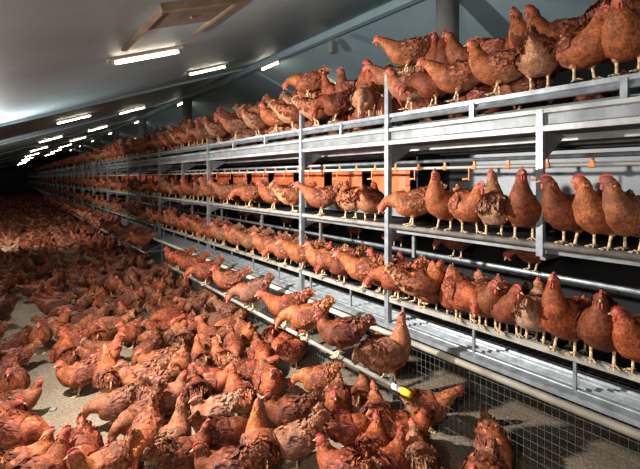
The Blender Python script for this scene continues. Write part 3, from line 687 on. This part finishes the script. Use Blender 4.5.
# litter floor: body centre in the photograph
FL = [
    (39, 336, 268, 'alert', 'hen standing alone facing us on the bare patch at left', None), (10, 346, 215, 'low', 'dark hen with pale tail at the left edge', 'dark'), (12, 384, 262, 'alert', 'hen with raised head at the left edge', None), (70, 311, 175, 'low', 'dark hen walking left above the bare patch', 'dark'),
    (76, 341, 182, 'peck', 'hen pecking left at the bare patch', 'red'), (100, 338, 85, 'rest', 'orange hen seen from behind beside the bare patch', 'orange'), (80, 372, 190, 'rest', 'large brown hen at the edge of the bare patch', None), (108, 376, 95, 'tall', 'orange hen with stretched neck beside the bare patch', 'orange'),
    (128, 400, 182, 'low', 'large brown hen standing sideways at the bare patch', None), (141, 374, 178, 'rest', 'hen with white ragged tail', 'worn'), (141, 436, 252, 'low', 'scaly feathered hen with a white spot at the bottom', 'orange'), (172, 438, 55, 'tall', 'speckled hen with raised red head at the bottom', 'worn'),
    (157, 396, 5, 'rest', 'small hen facing right behind the large sideways hen', None), (192, 392, 100, 'rest', 'dark hen with dark tail in the lower crowd', 'dark'), (206, 442, 20, 'rest', 'dark hen with white patch at the bottom', 'dark'), (18, 428, 325, 'peck', 'reddish hen pecking at the lower left', 'red'),
    (4, 416, 300, 'rest', 'hen cut by the left edge near the bottom', None), (20, 462, 10, 'rest', 'brown hen in the bottom left corner', 'orange'), (46, 470, 30, 'alert', 'hen with pink comb cut by the bottom edge at left', None), (76, 456, 268, 'peck', 'hen with its tail pointing straight up at the bottom', 'red'),
    (104, 462, 205, 'alert', 'orange hen at the bottom edge left of the speckled hen', 'orange'), (256, 440, 100, 'upright', 'tall narrow hen seen from behind at the bottom centre', 'orange'), (289, 408, 182, 'rest', 'greyish brown hen with pale tail facing left', 'dark'), (287, 438, 185, 'peck', 'hen with white tail feathers pecking left at the bottom', 'worn'),
    (234, 398, 110, 'alert', 'dark red hen behind the tall narrow hen', 'red'), (221, 405, 190, 'rest', 'pale ragged hen left of the dark red hen', 'pale'), (214, 440, 5, 'low', 'greyish hen left of the tall narrow hen', 'dark'), (226, 466, 170, 'rest', 'hen at the bottom edge left of centre', None),
    (336, 400, 262, 'rest', 'dark hen with orange breast facing us', None), (346, 424, 5, 'low', 'dark hen with pale tail heading right', 'red'), (374, 446, 80, 'rest', 'big dark red hen seen from behind at the bottom', 'red'), (345, 466, 150, 'rest', 'hen at the bottom edge right of the bare strip', 'red'),
    (411, 458, 100, 'rest', 'pale orange hen at the bottom right of the crowd', 'worn'), (400, 426, 10, 'rest', 'red-brown hen at the right edge of the crowd', 'red'), (428, 404, 15, 'forward', 'orange headed hen looking right at the end of the crowd', 'orange'), (378, 412, 95, 'rest', 'hen behind the big dark red hen', None),
    (362, 396, 85, 'alert', 'hen below the outer perch pole with raised neck', None), (494, 442, 292, 'peck', 'lone hen with tail up on the bare floor at lower right', 'orange'), (482, 474, 250, 'rest', 'hen cut by the bottom edge below the lone hen', None), (318, 376, 178, 'low', 'hen stretching a leg below the perch pole', 'orange'),
    (395, 462, 60, 'rest', 'hen at the bottom edge between the dark red and pale orange hens', 'red')]
for x, y, a, pose, lab, tint in FL:
    p = px(x, y, h=-(H - .18)); put((p.x, p.y, 0), a, pose, tint, rnd.uniform(.90, .97), lab, G['floor'], must=True)

# the rest of the flock
def seg(p, rz, s=1.0): d = Vector((math.cos(rz), math.sin(rz), 0)) * (.105 * s); return p - d * 1.05, p + d * 1.25
def segdist(a, b, c, d):
    best = 9
    for p, u, v in ((a, c, d), (b, c, d), (c, a, b), (d, a, b)):
        w_ = v - u; t = max(0, min(1, (p - u).dot(w_) / max(w_.dot(w_), 1e-9))); best = min(best, (p - u - w_ * t).length)
    return best
grid = {}
def gkey(p): return (int(p.x // .5), int(p.y // .5), round(p.z * 4))
def fits(p, rz, rad):
    a, b = seg(p, rz); kx, ky, kz = gkey(p)
    for i in (-1, 0, 1):
        for j in (-1, 0, 1):
            for (c, d) in grid.get((kx + i, ky + j, kz), ()):
                if segdist(a, b, c, d) < rad: return False
    return True
def add_grid(p, rz): grid.setdefault(gkey(p), []).append(seg(p, rz))
# ease neighbours apart so that no two bodies share space: along the rail on the tiers, any way on the floor
for _ in range(22):
    for i, a in enumerate(HENS):
        for b in HENS[i + 1:]:
            if abs(a['p'].z - b['p'].z) > .2 or (a['p'] - b['p']).length > .5: continue
            u, v = Vector((a['p'].x, a['p'].y, 0)), Vector((b['p'].x, b['p'].y, 0))
            gap = segdist(*seg(u, a['rz']), *seg(v, b['rz']))
            if gap < .098:
                d = v - u
                if a['p'].z > .05: d.x = 0
                d = d.normalized() if d.length > .01 else Vector((0, 1, 0)); st_ = min(.012, (.098 - gap) * .5)
                a['p'] -= d * st_; b['p'] += d * st_
for h in HENS: add_grid(Vector((h['p'].x, h['p'].y, h['p'].z)), h['rz'])
BARE = [[(22, 352), (44, 352), (62, 330), (58, 352), (66, 392), (92, 404), (104, 428), (98, 446), (62, 452), (48, 446), (32, 418), (26, 402)],
        [(0, 306), (48, 300), (52, 322), (30, 330), (0, 336)], [(300, 452), (318, 424), (346, 440), (336, 480), (300, 480)], [(55, 294), (80, 292), (78, 300), (56, 302)]]
def inside(poly, x, y):
    r = False; j = len(poly) - 1
    for i in range(len(poly)):
        (xi, yi), (xj, yj) = poly[i], poly[j]
        if (yi > y) != (yj > y) and x < (xj - xi) * (y - yi) / (yj - yi) + xi: r = not r
        j = i
    return r
def floor_ok(p):
    if p.x > 1.72 and p.y < 3.3: return False
    if p.x > 2.25: return False
    x, y, z = project((p.x, p.y, 0.0))
    if z < 1.4: return False
    if x > 425 and y > 330: return False
    if y > 452 and x < 450: return False
    for zz in (0.0, .12, .24, .34):
        x, y, z = project((p.x, p.y, zz))
        if any(inside(b, x, y) for b in BARE): return False
    return True
PW = ['alert', 'look_left', 'look_right', 'tall', 'rest', 'rest_right', 'forward', 'low', 'low_left', 'peck', 'peck_turn']
PWT = [7, 5, 5, 2, 20, 16, 10, 14, 12, 8, 8]
def fill_floor(xa, xb, ya, yb, rad, tries):
    for _ in range(tries):
        p = Vector((rnd.uniform(xa, xb), rnd.uniform(ya, yb), 0)); rz = rnd.uniform(0, 2 * math.pi)
        if not floor_ok(p) or not fits(p, rz, rad): continue
        kd = rnd.choices([None, 'dark', 'orange', 'red', 'worn', 'pale'], [40, 14, 14, 22, 8, 2])[0]
        add_grid(p, rz); HENS.append(dict(p=p, rz=rz, tone=TONES[kd], pose=rnd.choices(PW, PWT)[0], tint=tintof(kd), s=rnd.uniform(.84, .96), label=None, group='floor', must=False))
fill_floor(-.9, 2.25, .9, 9, .136, 11000)
fill_floor(-.4, 2.25, 9, 22, .142, 8000)
fill_floor(-.3, 2.25, 22, 62, .17, 7000)
def fill_row(zone, X, ya, yb, gap, jitter, headings, group, dz=0.0, poses=None):
    y = ya
    while y < yb:
        y += gap * rnd.uniform(.8, 1.35) * (1 if y < 20 else 1.25)
        p = Vector((X + rnd.uniform(-jitter, jitter), y, TIERS[zone] + dz)); a = rnd.choice(headings) + rnd.uniform(-25, 25); rz = heading(p, a)
        if not fits(p, rz, .135): continue
        kd = rnd.choices([None, 'dark', 'orange', 'red', 'worn'], [40, 10, 22, 20, 8])[0]
        add_grid(p, rz); HENS.append(dict(p=p, rz=rz, tone=TONES[kd], pose=rnd.choices(PW, PWT)[0] if poses is None else rnd.choice(poses), tint=tintof(kd), s=rnd.uniform(.94, 1.05), label=None, group=group, must=False))
side = [180, 180, 180, 0, 0, 90, 270, 230, 130]
UP = ['alert', 'look_left', 'tall', 'rest', 'rest_right', 'forward', 'low', 'low_left']
fill_row('mid', X0 + .004, row_y(206, X0), 62, .17, 0, side, 'mid', poses=UP)
fill_row('mid', X0 + .30, 4.8, 50, .30, .05, side, 'mid', -.06, UP)
fill_row('low', X0 + .004, row_y(218, X0), 62, .16, 0, side, 'low', poses=UP)
fill_row('lowin', X0 + .34, 1.0, 40, .22, .06, side, 'low', .10, UP)
fill_row('lowin', X0 + .62, 1.0, 20, .30, .05, side, 'low', .0, UP)
fill_row('inner', 3.3, .8, 14, .62, 0, [270, 250, 200], 'low', 0, ['low', 'low_left'])
fill_row('top', X0 + .004, row_y(212, X0), 62, .16, 0, side, 'top', poses=UP)
fill_row('topin', X0 + .28, 1.2, 60, .17, .05, side, 'top', .03, UP)
fill_row('perch1', TP[0][0], 1.2, 60, .20, 0, side, 'top', 0, UP)
fill_row('perch2', TP[1][0], 1.2, 60, .24, 0, side, 'top', 0, UP)
fill_row('topin', X0 + .95, 1.0, 45, .24, .08, side, 'top', .03, UP)
fill_row('pole', XPP, row_y(172, XPP) + 1.5, 29, .22, 0, [180, 180, 0], 'pole', 0, ['rest', 'forward', 'low', 'alert'])

# the flock goes on to the side wall, left of the frame
fill_floor(-1.65, -.2, 1.0, 14, .14, 5000)
fill_floor(-1.65, -.2, 14, 62, .165, 6000)
# the 300 that show largest are birds of their own, the rest one flock
def score(h):
    if h['must']: return -1
    x, y, z = project(h['p'] + Vector((0, 0, .2)))
    if z < .5 or x < -14 or x > 655 or y > 500 or y < -30: return 1e3 + z
    pen = 0
    if h['group'] in ('mid', 'low') and h['p'].x > X0 + .1: pen = 3.0
    if h['group'] == 'top' and h['p'].x > X0 + .4: pen = 1.5
    return z + pen
HENS.sort(key=score)
NEAR = HENS[:300]; REST = [h for h in HENS[300:] if project(h['p'])[2] > .8]
PARTS0 = ['body', 'wing_l', 'wing_r', 'comb', 'beak', 'leg_l', 'leg_r', 'wattle_l', 'wattle_r', 'eye_l', 'eye_r']
PARTS1 = ['body', 'wing_l', 'wing_r', 'comb', 'beak', 'leg_l', 'leg_r', 'wattle_l', 'wattle_r']
def facing(h):
    f = Vector((h['p'].x, h['p'].y, 0)).normalized(); r = Vector((f.y, -f.x, 0)); d = Vector((math.cos(h['rz']), math.sin(h['rz']), 0)); a, b = d.dot(r), d.dot(f)
    return ('facing right' if a > 0 else 'facing left') if abs(a) > .7 else ('seen from behind' if b > 0 else 'facing us')
HEAD = {'alert': 'head up', 'look_left': 'head turned', 'look_right': 'head turned', 'tall': 'neck stretched', 'upright': 'neck stretched', 'rest': 'neck tucked', 'rest_right': 'neck tucked', 'forward': 'neck forward', 'low': 'head low', 'low_left': 'head low', 'peck': 'pecking', 'peck_turn': 'pecking'}
def where(h):
    x, y, z = project(h['p'])
    if h['group'] == 'floor':
        a = 'at the left edge' if x < 70 else 'left of centre' if x < 180 else 'in the middle' if x < 300 else 'near the perch pole'
        return ('far ' if y < 250 else 'mid-distance ' if y < 310 else 'near ') + 'floor crowd ' + a
    nm = {'mid': 'middle rail', 'low': 'low tier', 'top': 'top tier', 'pole': 'outer perch pole'}[h['group']]
    b = 'far left' if x < 160 else 'left of third post' if x < 302 else 'between second and third posts' if x < 388 else 'between first two posts' if x < 541 else 'right of first post'
    return nm + ' ' + b
from collections import defaultdict
dups = defaultdict(list)
for h in NEAR:
    if not h['label']: dups['%s hen, %s, %s, %s' % (h['tone'], HEAD[h['pose']], facing(h), where(h))].append(h)
for lab, hs in dups.items():
    hs.sort(key=lambda h: project(h['p'])[0])
    for i, h in enumerate(hs): h['auto'] = lab if len(hs) == 1 else lab + ', ' + (['left one', 'right one'] if len(hs) == 2 else ['leftmost', 'second from left', 'third from left', 'fourth from left', 'fifth from left', 'sixth from left'])[min(i, 5)]
for h in NEAR:
    z = project(h['p'])[2]; lod = 0 if z < 4.6 else 1; K = kit(h['pose'], lod)
    root = link('hen', None, None, h['p'], h['rz']); root.scale = (h['s'] * 1.05,) * 3
    tag(root, h['label'] or h['auto'], 'hen', h['group'] if h['label'] else G[h['group']])
    for key in (PARTS0 if lod == 0 else PARTS1):
        o = link({'wing_l': 'wing', 'wing_r': 'wing', 'leg_l': 'leg', 'leg_r': 'leg', 'wattle_l': 'wattle', 'wattle_r': 'wattle', 'eye_l': 'eye', 'eye_r': 'eye'}.get(key, key), K[key], root)
        if key in ('body', 'wing_l', 'wing_r'): o.color = h['tint']

# the far flock as one mesh
def flat_geo(pose, far):
    nk, yw, pi, tl, pl = POSES[pose]; B, fr = body_geo(nk, yw, pi, tl, pl, 1, 6 if far else 8, 0 if far else 26, 5, not far)
    c = comb_geo(fr, True); b = len(B.v); B.v += c.v; B.c += [(.62, .055, .045)] * len(c.v); B.f += [tuple(b + i for i in f) for f in c.f]
    if not far:
        for sgn in (-1, 1):
            l = leg_geo(sgn, .012, 4); b = len(B.v); B.v += l.v; B.c += [(.72, .47, .20)] * len(l.v); B.f += [tuple(b + i for i in f) for f in l.f]
    return np.array(B.v, dtype=np.float64), B.f, np.array(B.c)
FLAT = {}
allv, allc, allf, off = [], [], [], 0
for h in REST:
    far = project(h['p'])[2] > 16; key = (h['pose'], far)
    if key not in FLAT: FLAT[key] = flat_geo(*key)
    v, f, c = FLAT[key]; cs, sn = math.cos(h['rz']), math.sin(h['rz']); s_ = h['s'] * 1.05
    q = np.empty_like(v); q[:, 0] = (v[:, 0] * cs - v[:, 1] * sn) * s_ + h['p'].x; q[:, 1] = (v[:, 0] * sn + v[:, 1] * cs) * s_ + h['p'].y; q[:, 2] = v[:, 2] * s_ + h['p'].z
    t = np.array(h['tint']); cc = np.clip(c * t[:3], 0, 1); cc = cc * t[3] + np.array((.62, .45, .30)) * (1 - t[3])
    allv.append(q); allc.append(cc); allf += [tuple(i + off for i in fc) for fc in f]; off += len(v)
me = bpy.data.meshes.new('hen_flock'); me.from_pydata(np.vstack(allv).tolist(), [], allf); me.update()
at = me.color_attributes.new('Col', 'FLOAT_COLOR', 'POINT'); ac = np.vstack(allc)
at.data.foreach_set('color', np.hstack([ac, np.ones((len(ac), 1))]).astype(np.float32).ravel())
me.materials.append(M['plumage']); me.polygons.foreach_set('use_smooth', [True] * len(me.polygons))
tag(link('hen_flock', me), 'mass of small brown hens far down the aisle and along the tiers', 'hens', kind='stuff')
print('HENS', len(HENS), 'rest', len(REST), 'flock faces', len(allf))
